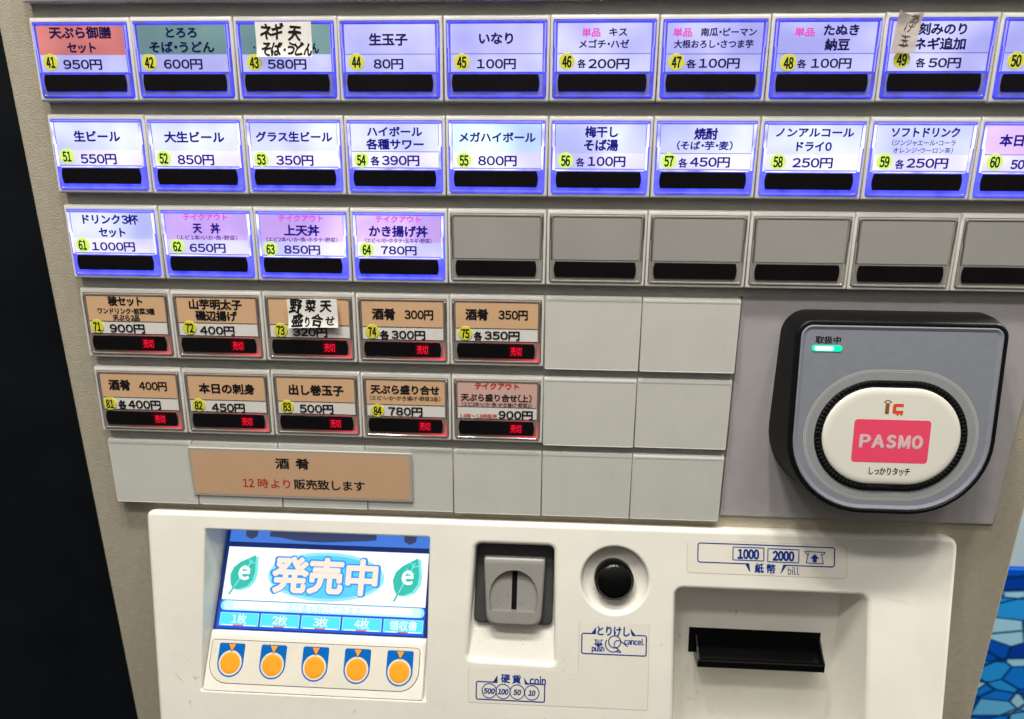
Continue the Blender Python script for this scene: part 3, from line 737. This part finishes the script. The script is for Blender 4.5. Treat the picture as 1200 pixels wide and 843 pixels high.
# raised block that carries the selection keys
def to_cons(a, b, h): return inv_cons(*TILT(a, b, h))
blk = rr(1.097, 3.690, -.655, .012, .02, 3)
rg = [([to_cons(x, y, -.10) for x, y in blk], None), ([to_cons(x, y, -.05) for x, y in blk], None)]
for i in range(1, 6):
    a = math.pi / 2 * i / 5
    o = rr(1.097 + .012 * (1 - math.cos(a)), 3.690 - .012 * (1 - math.cos(a)), -.655 + .06 * (1 - math.cos(a)), .012 - .012 * (1 - math.cos(a)), .02, 3)
    rg.append(([to_cons(x, y, -.05 + .05 * math.sin(a)) for x, y in o], None))
mb.loft(rg, 'panel')
dr = random.Random(7)
for i in range(70):                                                       # grime caught below the coin unit and in the button dish
    if i < 48:
        x = dr.choice((dr.uniform(4.24, 4.5), dr.uniform(4.95, 5.15), dr.uniform(4.3, 5.1))); y = dr.uniform(1.22, 1.5); k = -.053 - (1.600 - y) * math.tan(math.radians(12))
    else:
        a = math.radians(dr.uniform(50, 150)); q = dr.uniform(.256, .285); x = 5.851 + q * math.cos(a); y = .655 + q * math.sin(a); k = -.103 - (.297 - q) / .045 * .03
    w_ = dr.uniform(.003, .008)
    mb.flat([(x - w_, y), (x, y - w_ * .7), (x + w_, y), (x, y + w_ * .8)], k, 'decal_edge' if dr.random() < .5 else 'seam')
for x0, y0, x1, y1, w_ in ((.77, 1.93, .86, 2.03, .006), (.79, 1.96, .84, 2.00, .005), (8.83, .72, 9.02, .78, .004), (9.0, .75, 9.08, .79, .004), (.74, 1.28, .80, 1.30, .004)):
    mb.line(x0, y0, x1, y1, w_, .0012, 'decal_edge')
console = mb.build('console', machine, recalc=False)

# ---- display
TL_ = lambda a, b, h: TILT(a, b, h - .05)
mb = MB(TL_)
mb.slab(rr(1.092, 3.690, -1.93, -.655, .01, 2), -.024, -.004, .003, 's_navy', 1)
display = mb.build('display_screen', machine)
mb = MB(TL_)
mb.quad(1.148, 3.642, -1.615, -.995, 0, 's_white')
mb.quad(1.125, 3.648, -.99, -.868, 0, 's_blue')
mb.flat(rr(1.15, 3.635, -.988, -.875, .05, 4), .001, 's_cyanlt'); mb.flat(rr(1.19, 3.60, -.984, -.882, .045, 4), .002, 's_band')
mb.flat(rr(1.30, 3.50, -.98, -.90, .03, 4), .003, 's_white')
mb.text('領収書も発行できます', 1.95, 2.88, -.925, .10, .004, 's_faint', bold=.0)
mb.quad(1.125, 3.648, -.868, -.672, 0, 's_blue')
for i, t in enumerate(('1枚', '2枚', '3枚', '4枚', '領収書')):
    x0 = 1.160 + .4985 * i
    mb.quad(x0, x0 + .478, -.852, -.702, .001, 's_cyanlt'); mb.quad(x0 + .012, x0 + .466, -.841, -.713, .002, 's_tab')
    w_ = .09 if i < 4 else .165
    mb.text(t, x0 + .239 - w_, x0 + .239 + w_, -.782, .115, .003, 's_white', bold=.012)
    mb.quad(x0 + .03, x0 + .45, -.716, -.706, .003, 's_white'); mb.quad(x0 + .17, x0 + .30, -.716, -.702, .004, 's_red')
mb.flat(circ(2.40, -1.300, .72, 40, .285), .001, 's_cyanlt'); mb.flat(circ(2.40, -1.300, .675, 40, .25), .002, 's_cyan')
mb.text('発売中', 1.70, 3.07, -1.305, .43, .0025, 's_outline', bold=.080)
mb.text('発売中', 1.73, 3.04, -1.305, .43, .0052, 's_peach', bold=.040)
def leaf(x0, y0, x1, y1, big):
    P = Vector((x0, y0)); Q = Vector((x1, y1)); d = Q - P; n = Vector((-d.y, d.x))
    def outl(sh, k):
        pr = [(0, 0), (.08, .14), (.25, .28), (.45, .31), (.65, .24), (.82, .12), (1, 0)]
        a = [P + d * t + n * w_ * k for t, w_ in pr]; b = [P + d * t - n * w_ * k for t, w_ in reversed(pr[1:-1])]
        return [(p.x + sh, p.y + sh * .3) for p in (a + b)]
    mb.flat(outl(.035, 1.02), .001, 's_leaflt'); mb.flat(outl(0, 1), .002, 's_leaf')
    a = P - d * .16; b = P + d * .86
    mb.line(a.x, a.y, (P + d * .1).x, (P + d * .1).y, .022, .0025, 's_leaf')
    mb.line((P + d * .05).x, (P + d * .05).y, b.x, b.y, .014, .003, 's_leaflt')
    for t in (.3, .55, .75):
        q = P + d * t
        for sg in (1, -1):
            e = q + d * .10 + n * .12 * sg
            mb.line(q.x, q.y, e.x, e.y, .010, .003, 's_leaflt')
    c = P + d * .5
    mb.text('e', c.x - .072, c.x + .072, c.y - .015, .27, .004, 's_white', bold=.03)
leaf(1.265, -1.12, 1.500, -1.525, 1); leaf(3.29, -1.12, 3.515, -1.56, 1)
mb.quad(1.14, 3.687, -1.925, -1.675, 0, 's_refl')  # reflection above the picture painted as a glowing blue band with dark shapes
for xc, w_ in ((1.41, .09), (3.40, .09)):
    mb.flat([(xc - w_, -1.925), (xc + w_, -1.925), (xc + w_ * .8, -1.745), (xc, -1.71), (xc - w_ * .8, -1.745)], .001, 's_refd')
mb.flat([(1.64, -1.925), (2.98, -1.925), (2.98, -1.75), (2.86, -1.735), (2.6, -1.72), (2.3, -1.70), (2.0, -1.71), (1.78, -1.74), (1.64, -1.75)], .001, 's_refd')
mb.build('screen_image', display, origin=BASE, smooth=False)

# ---- selection keys
mb = MB(TILT)
pl = rr(1.142, 3.622, -.545, -.082, (.03, .04, .22, .22), 6)
mb.slab(offs(pl, .008), -.01, .0012, .001, 'seam', 1)
mb.slab(pl, -.01, .006, .003, 'keypad', 2)
plate = mb.build('selection_key_plate', machine)
for i, xk in enumerate((1.388, 1.893, 2.397, 2.896, 3.398)):
    yk = -.300 + .003 * i
    mb = MB(TILT)
    U = [(xk - .155, yk)] + [(xk - .155, -.49), (xk - .150, -.510), (xk - .130, -.516), (xk + .130, -.516), (xk + .150, -.510), (xk + .155, -.49)] + \
        [(xk + .155 * math.cos(a), yk + .155 * math.sin(a)) for a in [math.pi * k / 20 for k in range(20)]]
    mb.flat(U, .0072, 'keyblue')
    mb.flat(circ(xk, yk, .138, 40), .0082, 'keypad')
    mb.flat([(xk - .056, -.512), (xk + .056, -.512), (xk, -.415)], .0092, 'blue')
    mb.flat([(xk - .044, -.507), (xk + .044, -.507), (xk, -.428)], .0102, 'orange')
    rg = [(circ(xk, yk, .118, 40), .007), (circ(xk, yk, .118, 40), .010), (circ(xk, yk, .110, 40), .0125), (circ(xk, yk, .08, 40), .0135)]
    mb.loft(rg, 'orange')
    o = mb.build('selection_key', plate, origin=BASE)

# ---- coin slot
mb = MB(COIN)
mb.slab(rr(4.250, 5.160, -1.29, -.385, (.06, .06, .07, .07), 4), -.07, .015, .02, 'dkgrey', 3)
coin = mb.build('coin_slot', machine)
mb = MB(COIN)
bo = quadround((4.345, -1.14), (5.065, -1.14), (5.030, -.380), (4.405, -.380), (.04, .04, .12, .12), 5)
rg = [(bo, -.02), (bo, .085)]
for i in range(1, 5):
    a = math.pi / 2 * i / 4
    t = .055 * (1 - math.cos(a)); rg.append((quadround((4.345 + t * .5, -1.14 + t * 1.5), (5.065 - t * .5, -1.14 + t * 1.5), (5.030 - t * .5, -.380 - t * .5), (4.405 + t * .5, -.380 - t * .5), (.04, .04, .12, .12), 5), .085 + .04 * math.sin(a)))
mb.loft(rg, 'grey', cap1=False)
def arch(x0, x1, y0, y1, n=18):
    xc, r_ = (x0 + x1) / 2, (x1 - x0) / 2; ryy = r_ * 1.02
    P = [(x0 + .02, y1), (x0, y1 - .02 - (y1 - y0 - ryy) * .5)]
    for k in range(n + 1):
        a = math.pi + math.pi * k / n; P.append((xc + r_ * math.cos(a), y0 + ryy + ryy * math.sin(a)))
    P += [(x1, y1 - .02 - (y1 - y0 - ryy) * .5)] + [(x1 - .02 - (x1 - x0 - .04) * k / 12, y1) for k in range(12)]
    return P
ao = arch(4.427, 4.985, -.985, -.530)
mb.holed(rg[-1][0], [ao], .125, 'grey')
cxm = (4.437 + 4.985) / 2
def toward(o, k, cyy): return [(cxm + (x - cxm) * k, cyy + (y - cyy) * k) for x, y in o]
bowl = lambda x, y: .022 + .075 * (abs(x - cxm) / .28) ** 1.3
rg = [(ao, .125), (toward(ao, .97, -.75), lambda x, y: max(.10, bowl(x, y)))] + [(toward(ao, k, -.75), bowl) for k in (.93, .85, .75, .62, .5, .38, .26, .14, .05)]
mb.loft(rg, 'greybowl')
blockobj = mb.build('coin_guide', coin, origin=BASE)
mb = MB(COIN)
mb.slab([(cxm - .030, -.965), (cxm + .030, -.965), (cxm + .030, -.545), (cxm - .030, -.545)], .0, .031, .001, 'slot_dark', 1)
mb.build('slot_opening', coin, origin=BASE)

# ---- cancel button
mb = MB(CONS)
rg = [(circ(5.846, .662, .222, 56), -.16), (circ(5.846, .662, .222, 56), -.015), (circ(5.846, .662, .214, 56), -.004), (circ(5.846, .662, .204, 56), -.004), (circ(5.846, .662, .202, 56), .012)]
for i in range(1, 8):
    a = math.pi / 2 * i / 8
    rg.append((circ(5.846, .662, .202 * math.cos(a), 56), .012 + .062 * math.sin(a)))
mb.loft(rg, 'black')
mb.build('cancel_button', machine)

# ---- bill slot
mb = MB(BILL)
b0 = .605; b1 = .948
mo = [(6.785, b0), (8.315, b0 + .004), (8.325, b1), (6.795, b1)]
mb.slab(mo, -.03, .004, .002, 'slot_dark', 1)
bill = mb.build('bill_slot', machine)
mb = MB(BILL)
X0, X1 = 6.885, 8.300
def pr(x0, x1, prof, mt):
    A = mb.add([(x0, b, h) for b, h in prof]); B = mb.add([(x1, b, h) for b, h in prof]); n = len(prof)
    for i in range(n): mb.face((A[i], A[(i + 1) % n], B[(i + 1) % n], B[i]), mt)
    mb.face(A[::-1], mt); mb.face(B, mt)
pr(X0, X1, [(.86, 0), (.895, .17), (.893, .205), (.905, .215), (.985, .215), (.99, .205), (.99, .0)], 'black')
pr(X0 - .02, X0, [(.70, 0), (.80, .10), (.885, .212), (.99, .212), (.99, 0)], 'black')
pr(X1, X1 + .02, [(.70, 0), (.80, .10), (.885, .212), (.99, .212), (.99, 0)], 'black')
mb.build('bill_tray', bill, origin=BASE, smooth=False)

# ---- printed films on the console
def film(mb, o):
    mb.slab(offs(o, .006), .0, .0012, .0004, 'decal_edge', 1); mb.slab(o, .0, .0026, .0006, 'decal', 1)
def frame_line(mb, x0, x1, y0, y1, w_, r_, h, gaps=None):
    """outline in blue with a gap on the top ('t') or bottom ('b') side"""
    def seg(ax, ay, bx, by): mb.line(ax, ay, bx, by, w_, h, 'blue')
    for side, yy in (('t', y0), ('b', y1)):
        if gaps and gaps[0] == side:
            seg(x0 + r_, yy, gaps[1], yy); seg(gaps[2], yy, x1 - r_, yy)
        else: seg(x0 + r_, yy, x1 - r_, yy)
    seg(x0, y0 + r_, x0, y1 - r_); seg(x1, y0 + r_, x1, y1 - r_)
    for cx_, cy_, a0 in ((x0 + r_, y0 + r_, 180), (x1 - r_, y0 + r_, 270), (x1 - r_, y1 - r_, 0), (x0 + r_, y1 - r_, 90)):
        pts = [(cx_ + r_ * math.cos(math.radians(a0 + 90 * k / 4)), cy_ + r_ * math.sin(math.radians(a0 + 90 * k / 4))) for k in range(5)]
        for p, q in zip(pts, pts[1:]): seg(*p, *q)
mb = MB(CONS); h = .004
film(mb, rr(6.655, 8.403, .170, .532, .04, 4))
frame_line(mb, 6.770, 8.268, .196, .410, .013, .025, h, ('b', 7.325, 7.715))
for x0, x1, y0, y1 in ((7.157, 7.497, .228, .372), (7.541, 7.880, .233, .379)): frame_line(mb, x0, x1, y0, y1, .011, .004, h)
mb.text('1000', 7.208, 7.446, .302, .135, h, 'blue', bold=.05); mb.text('2000', 7.592, 7.832, .308, .135, h, 'blue', bold=.05)
mb.flat([(7.29, .404), (7.338, .404), (7.352, .492), (7.338, .492)], h, 'blue'); mb.flat([(7.712, .404), (7.755, .404), (7.690, .505), (7.682, .505)], h, 'blue')
mb.text('紙', 7.400, 7.500, .455, .112, h, 'blue', bold=.034); mb.text('幣', 7.530, 7.630, .458, .112, h, 'blue', bold=.034)
mb.text('bill', 7.762, 7.888, .472, .105, h, 'blue', bold=.014)
for a, b in (((7.945, .248), (8.165, .252)), ((7.945, .248), (7.965, .278)), ((7.965, .278), (7.985, .278)), ((7.985, .262), (7.962, .375)), ((7.962, .375), (8.148, .380)), ((8.148, .380), (8.125, .265)), ((8.125, .280), (8.145, .280)), ((8.145, .280), (8.165, .252))):
    mb.line(*a, *b, .010, h, 'blue')
mb.flat([(8.054, .272), (8.104, .325), (8.076, .325), (8.076, .366), (8.032, .366), (8.032, .325), (8.004, .325)], h, 'blue')
mb.build('bill_label', machine)
mb = MB(CONS)
film(mb, [(5.463, 1.145), (5.478, 1.137), (6.23, 1.134), (6.245, 1.145), (6.243, 2.085), (6.23, 2.095), (4.235, 2.102), (4.22, 2.092), (4.212, 1.730), (4.225, 1.716), (5.455, 1.710), (5.463, 1.704)])
frame_line(mb, 5.493, 6.216, 1.262, 1.490, .014, .02, h, ('t', 5.60, 6.10))
mb.flat([(5.590, 1.268), (5.652, 1.185), (5.650, 1.268)], h, 'blue'); mb.flat([(6.105, 1.272), (6.035, 1.185), (6.042, 1.235), (6.06, 1.272)], h, 'blue')
mb.text('とりけし', 5.665, 6.030, 1.226, .120, h, 'blue', bold=.034)
mb.text('cancel', 5.968, 6.190, 1.335, .088, h, 'blue', bold=.034)
mb.text('push', 5.605, 5.750, 1.428, .080, h, 'blue', bold=.04)
mb.flat([(5.625, 1.325), (5.735, 1.325), (5.715, 1.345), (5.715, 1.372), (5.738, 1.372), (5.680, 1.415), (5.622, 1.372), (5.645, 1.372), (5.645, 1.345)], h, 'blue')
mb.text('押', 5.652, 5.708, 1.350, .062, h + .001, 'decal', bold=.0)
def ring(mb, xc, yc, r_, w_, mt='blue', a0=0, a1=360, hh=h, n=28):
    pts = [(xc + r_ * math.cos(math.radians(a0 + (a1 - a0) * k / n)), yc + r_ * math.sin(math.radians(a0 + (a1 - a0) * k / n))) for k in range(n + 1)]
    for p, q in zip(pts, pts[1:]): mb.line(*p, *q, w_, hh, mt)
ring(mb, 5.862, 1.345, .068, .013); ring(mb, 5.845, 1.375, .085, .013, a0=40, a1=215); ring(mb, 5.905, 1.375, .048, .012, a0=95, a1=290)
mb.line(5.925, 1.330, 6.010, 1.395, .013, h, 'blue'); mb.line(5.890, 1.415, 5.935, 1.462, .013, h, 'blue'); mb.line(5.868, 1.452, 5.935, 1.462, .011, h, 'blue')
frame_line(mb, 4.307, 5.085, 1.862, 2.062, .014, .015, h, ('t', 4.53, 4.86))
mb.flat([(4.490, 1.869), (4.545, 1.780), (4.548, 1.869)], h, 'blue'); mb.flat([(4.900, 1.872), (4.845, 1.790), (4.862, 1.872)], h, 'blue')
mb.text('硬', 4.585, 4.690, 1.815, .105, h, 'blue', bold=.034); mb.text('貨', 4.712, 4.815, 1.818, .105, h, 'blue', bold=.034)
mb.text('coin', 4.912, 5.098, 1.822, .112, h, 'blue', bold=.036)
for xc, t, w_ in ((4.455, '500', .066), (4.613, '100', .062), (4.774, '50', .046), (4.940, '10', .042)):
    ring(mb, xc, 1.962, .082, .011); mb.text(t, xc - w_, xc + w_, 1.964, .078, h, 'blue', bold=.05, shear=.2)
mb.build('cancel_and_coin_label', machine)

# ================================================================== contactless card reader
RB = (8.5, 4.78, -.2)
reader = thing('card_reader', 'black contactless card reader with grey face, cream oval touch pad and pink logo', 'card reader', RB)
reader['base'] = RB
def backh(x, b): return (-.25 - .055 - b * math.sin(math.radians(8))) / math.cos(math.radians(8))
mb = MB(READ)
fo = rr(7.482, 9.525, -.030, 1.965, (.17, .15, .80, .80), 12)
bo = rr(7.437, 9.590, -.105, 1.960, (.24, .24, .82, .82), 12)
rg = [(bo, backh), (rr(7.452, 9.568, -.085, 1.962, (.22, .22, .82, .82), 12), lambda x, b: backh(x, b) * .55), (fo, -.045)]
for i in range(1, 5):
    a = math.pi / 2 * i / 4; rg.append((offs(fo, -.03 * (1 - math.cos(a))), -.045 + .045 * math.sin(a)))
rg += [(offs(fo, -.045), .0), (offs(fo, -.055), -.012)]
mb.loft(rg, 'satin', cap1=True)
mb.build('housing', reader)
mb = MB(READ)
fi = offs(fo, -.056)
mb.loft([(fi, -.014), (fi, -.002), (offs(fi, -.012), .002), (offs(fi, -.045), -.010)], 'facegrey')
def stad(d, n=24):
    x0, x1, y0, y1 = 7.815 - d, 9.172 + d, .634 - d, 1.640 + d
    r_ = (y1 - y0) / 2 - .001
    return rr(x0, x1, y0, y1, r_, n)
hz = -.0085
mb.flat(stad(.175), hz, 'ringline'); mb.flat(stad(.168), hz + .0008, 'facelt'); mb.band(stad(.155), stad(.149), hz + .0016, 'ringline')
mb.text('取扱中', 7.678, 7.925, .172, .078, hz + .001, 'ink', bold=.02)
mb.build('face_plate', reader)
mb = MB(READ)
o0 = stad(.088, 40); n = len(o0)
def par(d, hi, lo):
    o = stad(d, 40); return ([(x, y, hi if i % 2 else lo) for i, (x, y) in enumerate(o)], None)
mb.loft([(stad(.070, 40), hz), par(.065, .004, .0), par(.05, .012, .005), par(.035, .014, .006), par(.015, .010, .004), (stad(.0, 40), .0)], 'satin', cap1=True)
mb.build('ribbed_ring', reader, smooth=False)
mb = MB(READ)
pd = stad(-.004, 24)
rg = [(pd, -.002), (pd, .006)]
for i in range(1, 6):
    a = math.pi / 2 * i / 5; rg.append((offs(pd, -.07 * (1 - math.cos(a))), .006 + .018 * math.sin(a)))
mb.loft(rg, 'cream')
pad = mb.build('touch_pad', reader)
mb = MB(READ); h2 = .0252
mb.flat(rr(8.117, 8.862, .958, 1.402, .035, 4), h2, 'pinklogo')
for t, x0, x1 in (('P', 8.180, 8.292), ('A', 8.302, 8.428), ('S', 8.444, 8.542), ('M', 8.560, 8.678), ('O', 8.690, 8.800)):
    mb.text(t, x0, x1, 1.182, .165, h2 + .001, 'pinkltr', bold=.06)
mb.quad(8.402, 8.440, .800, .900, h2, 'brown')
for a, b in (((8.385, .777), (8.421, .757)), ((8.421, .757), (8.457, .777)), ((8.457, .777), (8.421, .797)), ((8.421, .797), (8.385, .777))): mb.line(*a, *b, .009, h2, 'brown')
mb.flat(rr(8.474, 8.578, .793, .826, (.025, .008, .004, .0), 4), h2, 'redorange'); mb.quad(8.474, 8.508, .826, .862, h2, 'redorange')
mb.flat(rr(8.474, 8.578, .862, .896, (.0, .004, .008, .02), 4), h2, 'redorange')
mb.flat(circ(8.525, .900, .012, 12), h2 + .001, 'redorange'); mb.flat(circ(8.562, .900, .012, 12), h2 + .001, 'redorange')
mb.text('しっかりタッチ', 8.303, 8.708, 1.492, .088, h2, 'ink', bold=.02)
mb.build('touch_pad_print', pad, origin=RB, smooth=False)
mb = MB(READ)
mb.slab(rr(7.652, 7.945, .226, .288, .030, 6), hz - .004, hz + .006, .004, 'led_green', 2)
mb.flat(rr(7.675, 7.860, .238, .278, .019, 6), hz + .0075, 'led_core')
mb.build('indicator_light', reader)

# ================================================================== notice plate and paper notes
mb = MB(FLAT)
mb.slab(rr(.958, 3.535, 4.455, 5.060, .012, 2), .006, .034, .004, 'sign_edge', 2, cap0=True)
mb.quad(.985, 3.508, 4.482, 5.033, .0352, 'sign_tan')
mb.text('酒', 1.968, 2.130, 4.620, .140, .0365, 'ink', bold=.03); mb.text('肴', 2.200, 2.362, 4.618, .140, .0365, 'ink', bold=.03)
mb.text('12', 1.562, 1.690, 4.878, .135, .0365, 'redink', bold=.02)
for t, x0, x1 in (('時', 1.735, 1.862), ('よ', 1.888, 1.992), ('り', 2.035, 2.118)): mb.text(t, x0, x1, 4.878, .130, .0365, 'redink', bold=.016)
mb.text('販売致します', 2.160, 2.985, 4.876, .135, .0365, 'ink', bold=.022)
sign = mb.build('notice_plate', None, origin=(2.25, 5.06, 0))
sign['label'] = 'long tan notice plate with black and red writing across the blank tiles'; sign['category'] = 'sign'

def hand(mb, chars, h, mt, bold, wob=.03):
    for (t, xc, yc, w_, em, rot) in chars:
        mb.text(t, xc - w_ / 2, xc + w_ / 2, yc, em, h, mt, bold=bold, rot=rot, wob=wob, rnd=rnd.uniform(0, 6), shear=.12)
GN = 'handwritten slips stuck over menu buttons'
x0, x1, y0, y1 = 2.238, 2.772, .060, .366
hf = lambda x, y: .034 + .05 * y + .016 * abs((x - 2.5) / .27) ** 3 + .016 * max(0, (y - .25) / .12) ** 2
mb = MB(FLAT)
mb.paper([(x0, y0), (x1, y0), (x1, y1), (x0, y1)], hf, .006, 'note', 10)
ht = lambda x, y: hf(x, y) + .0016
hand(mb, [('ネ', 2.335, .145, .11, .15, -.08), ('ギ', 2.445, .145, .12, .15, .06), ('天', 2.605, .155, .135, .145, .05),
          ('そ', 2.330, .295, .095, .14, -.05), ('ば', 2.425, .298, .105, .14, .1), ('・', 2.505, .305, .024, .10, 0), ('う', 2.565, .295, .075, .125, .1), ('ど', 2.645, .298, .10, .13, -.1), ('ん', 2.730, .300, .085, .13, .06)], ht, 'pen', .035)
o = mb.build('paper_note', None, origin=(2.5, .366, -.03)); o['label'] = 'white slip with marker writing ネギ天 stuck on the green button 43'; o['category'] = 'note'; o['group'] = GN
x0, x1, y0, y1 = 2.288, 2.822, 2.700, 3.000
hf2 = lambda x, y: .034 + .05 * (y - 2.6355) + .016 * abs((x - 2.55) / .27) ** 3 + .018 * max(0, (y - 2.88) / .12) ** 2
mb = MB(FLAT)
mb.paper([(x0, y0 + .008), (x1, y0 - .004), (x1 + .006, y1 - .004), (x0 + .006, y1 + .01)], hf2, .006, 'note', 10)
ht2 = lambda x, y: hf2(x, y) + .0016
hand(mb, [('野', 2.378, 2.778, .14, .165, .05), ('菜', 2.535, 2.772, .125, .14, .08), ('天', 2.695, 2.770, .13, .14, -.03),
          ('盛', 2.385, 2.930, .135, .145, .0), ('り', 2.492, 2.945, .05, .12, .1), ('合', 2.600, 2.925, .125, .145, .05), ('せ', 2.738, 2.928, .11, .11, -.05)], ht2, 'pen', .035)
o = mb.build('paper_note', None, origin=(2.55, 3.0, -.03)); o['label'] = 'white slip with marker writing 野菜天盛り合せ stuck on the tan button 73'; o['category'] = 'note'; o['group'] = GN
hf3 = lambda x, y: .036 + .05 * y + .02 * max(0, (.10 - y) / .1) + .012 * abs(x - 8.17) / .1
mb = MB(FLAT)
mb.paper([(8.085, -.012), (8.292, .012), (8.264, .345), (8.058, .345)], hf3, .005, 'tape', 12,
         edge=lambda u, v: v + (1 - v) * .09 * math.sin(math.pi * min(1, u * 1.05)) ** .8)
ht3 = lambda x, y: hf3(x, y) + .0016
hand(mb, [('あ', 8.225, .068, .075, .085, .1), ('げ', 8.195, .135, .08, .085, .2), ('玉', 8.165, .240, .085, .10, .05)], ht3, 'pencil', -.012)
o = mb.build('tape_note', None, origin=(8.16, .366, -.03)); o['label'] = 'torn strip of old masking tape with faint writing beside button 49'; o['category'] = 'note'; o['group'] = GN

# ================================================================== what stands either side of the machine
mb = MB(FLAT)
mb.slab([(-22, -8), (-.52, -8), (-.52, 24), (-22, 24)], -9, -1.2, .05, 'navywall', 2, cap0=True)
o = mb.build('dark_panel', None, origin=(-11, 24, 5)); o['kind'] = 'thing'; o['label'] = 'dark navy partition panel left of the ticket machine'; o['category'] = 'partition'
mb = MB(FLAT)
mb.slab([(8.0, 13.5), (34, 13.5), (34, 24), (8.0, 24)], -14, -12, .01, 'mosaic', 2, cap0=True)
o = mb.build('mosaic_wall', None, origin=(20, 24, 13)); o['kind'] = 'thing'; o['label'] = 'wall of blue mosaic shards right of the ticket machine'; o['category'] = 'wall'
mb = MB(FLAT)
mb.slab([(8.0, -8), (34, -8), (34, 13.48), (8.0, 13.48)], -14, -12.1, .05, 'palewall', 2, cap0=True)
mb.build('upper_wall', o)
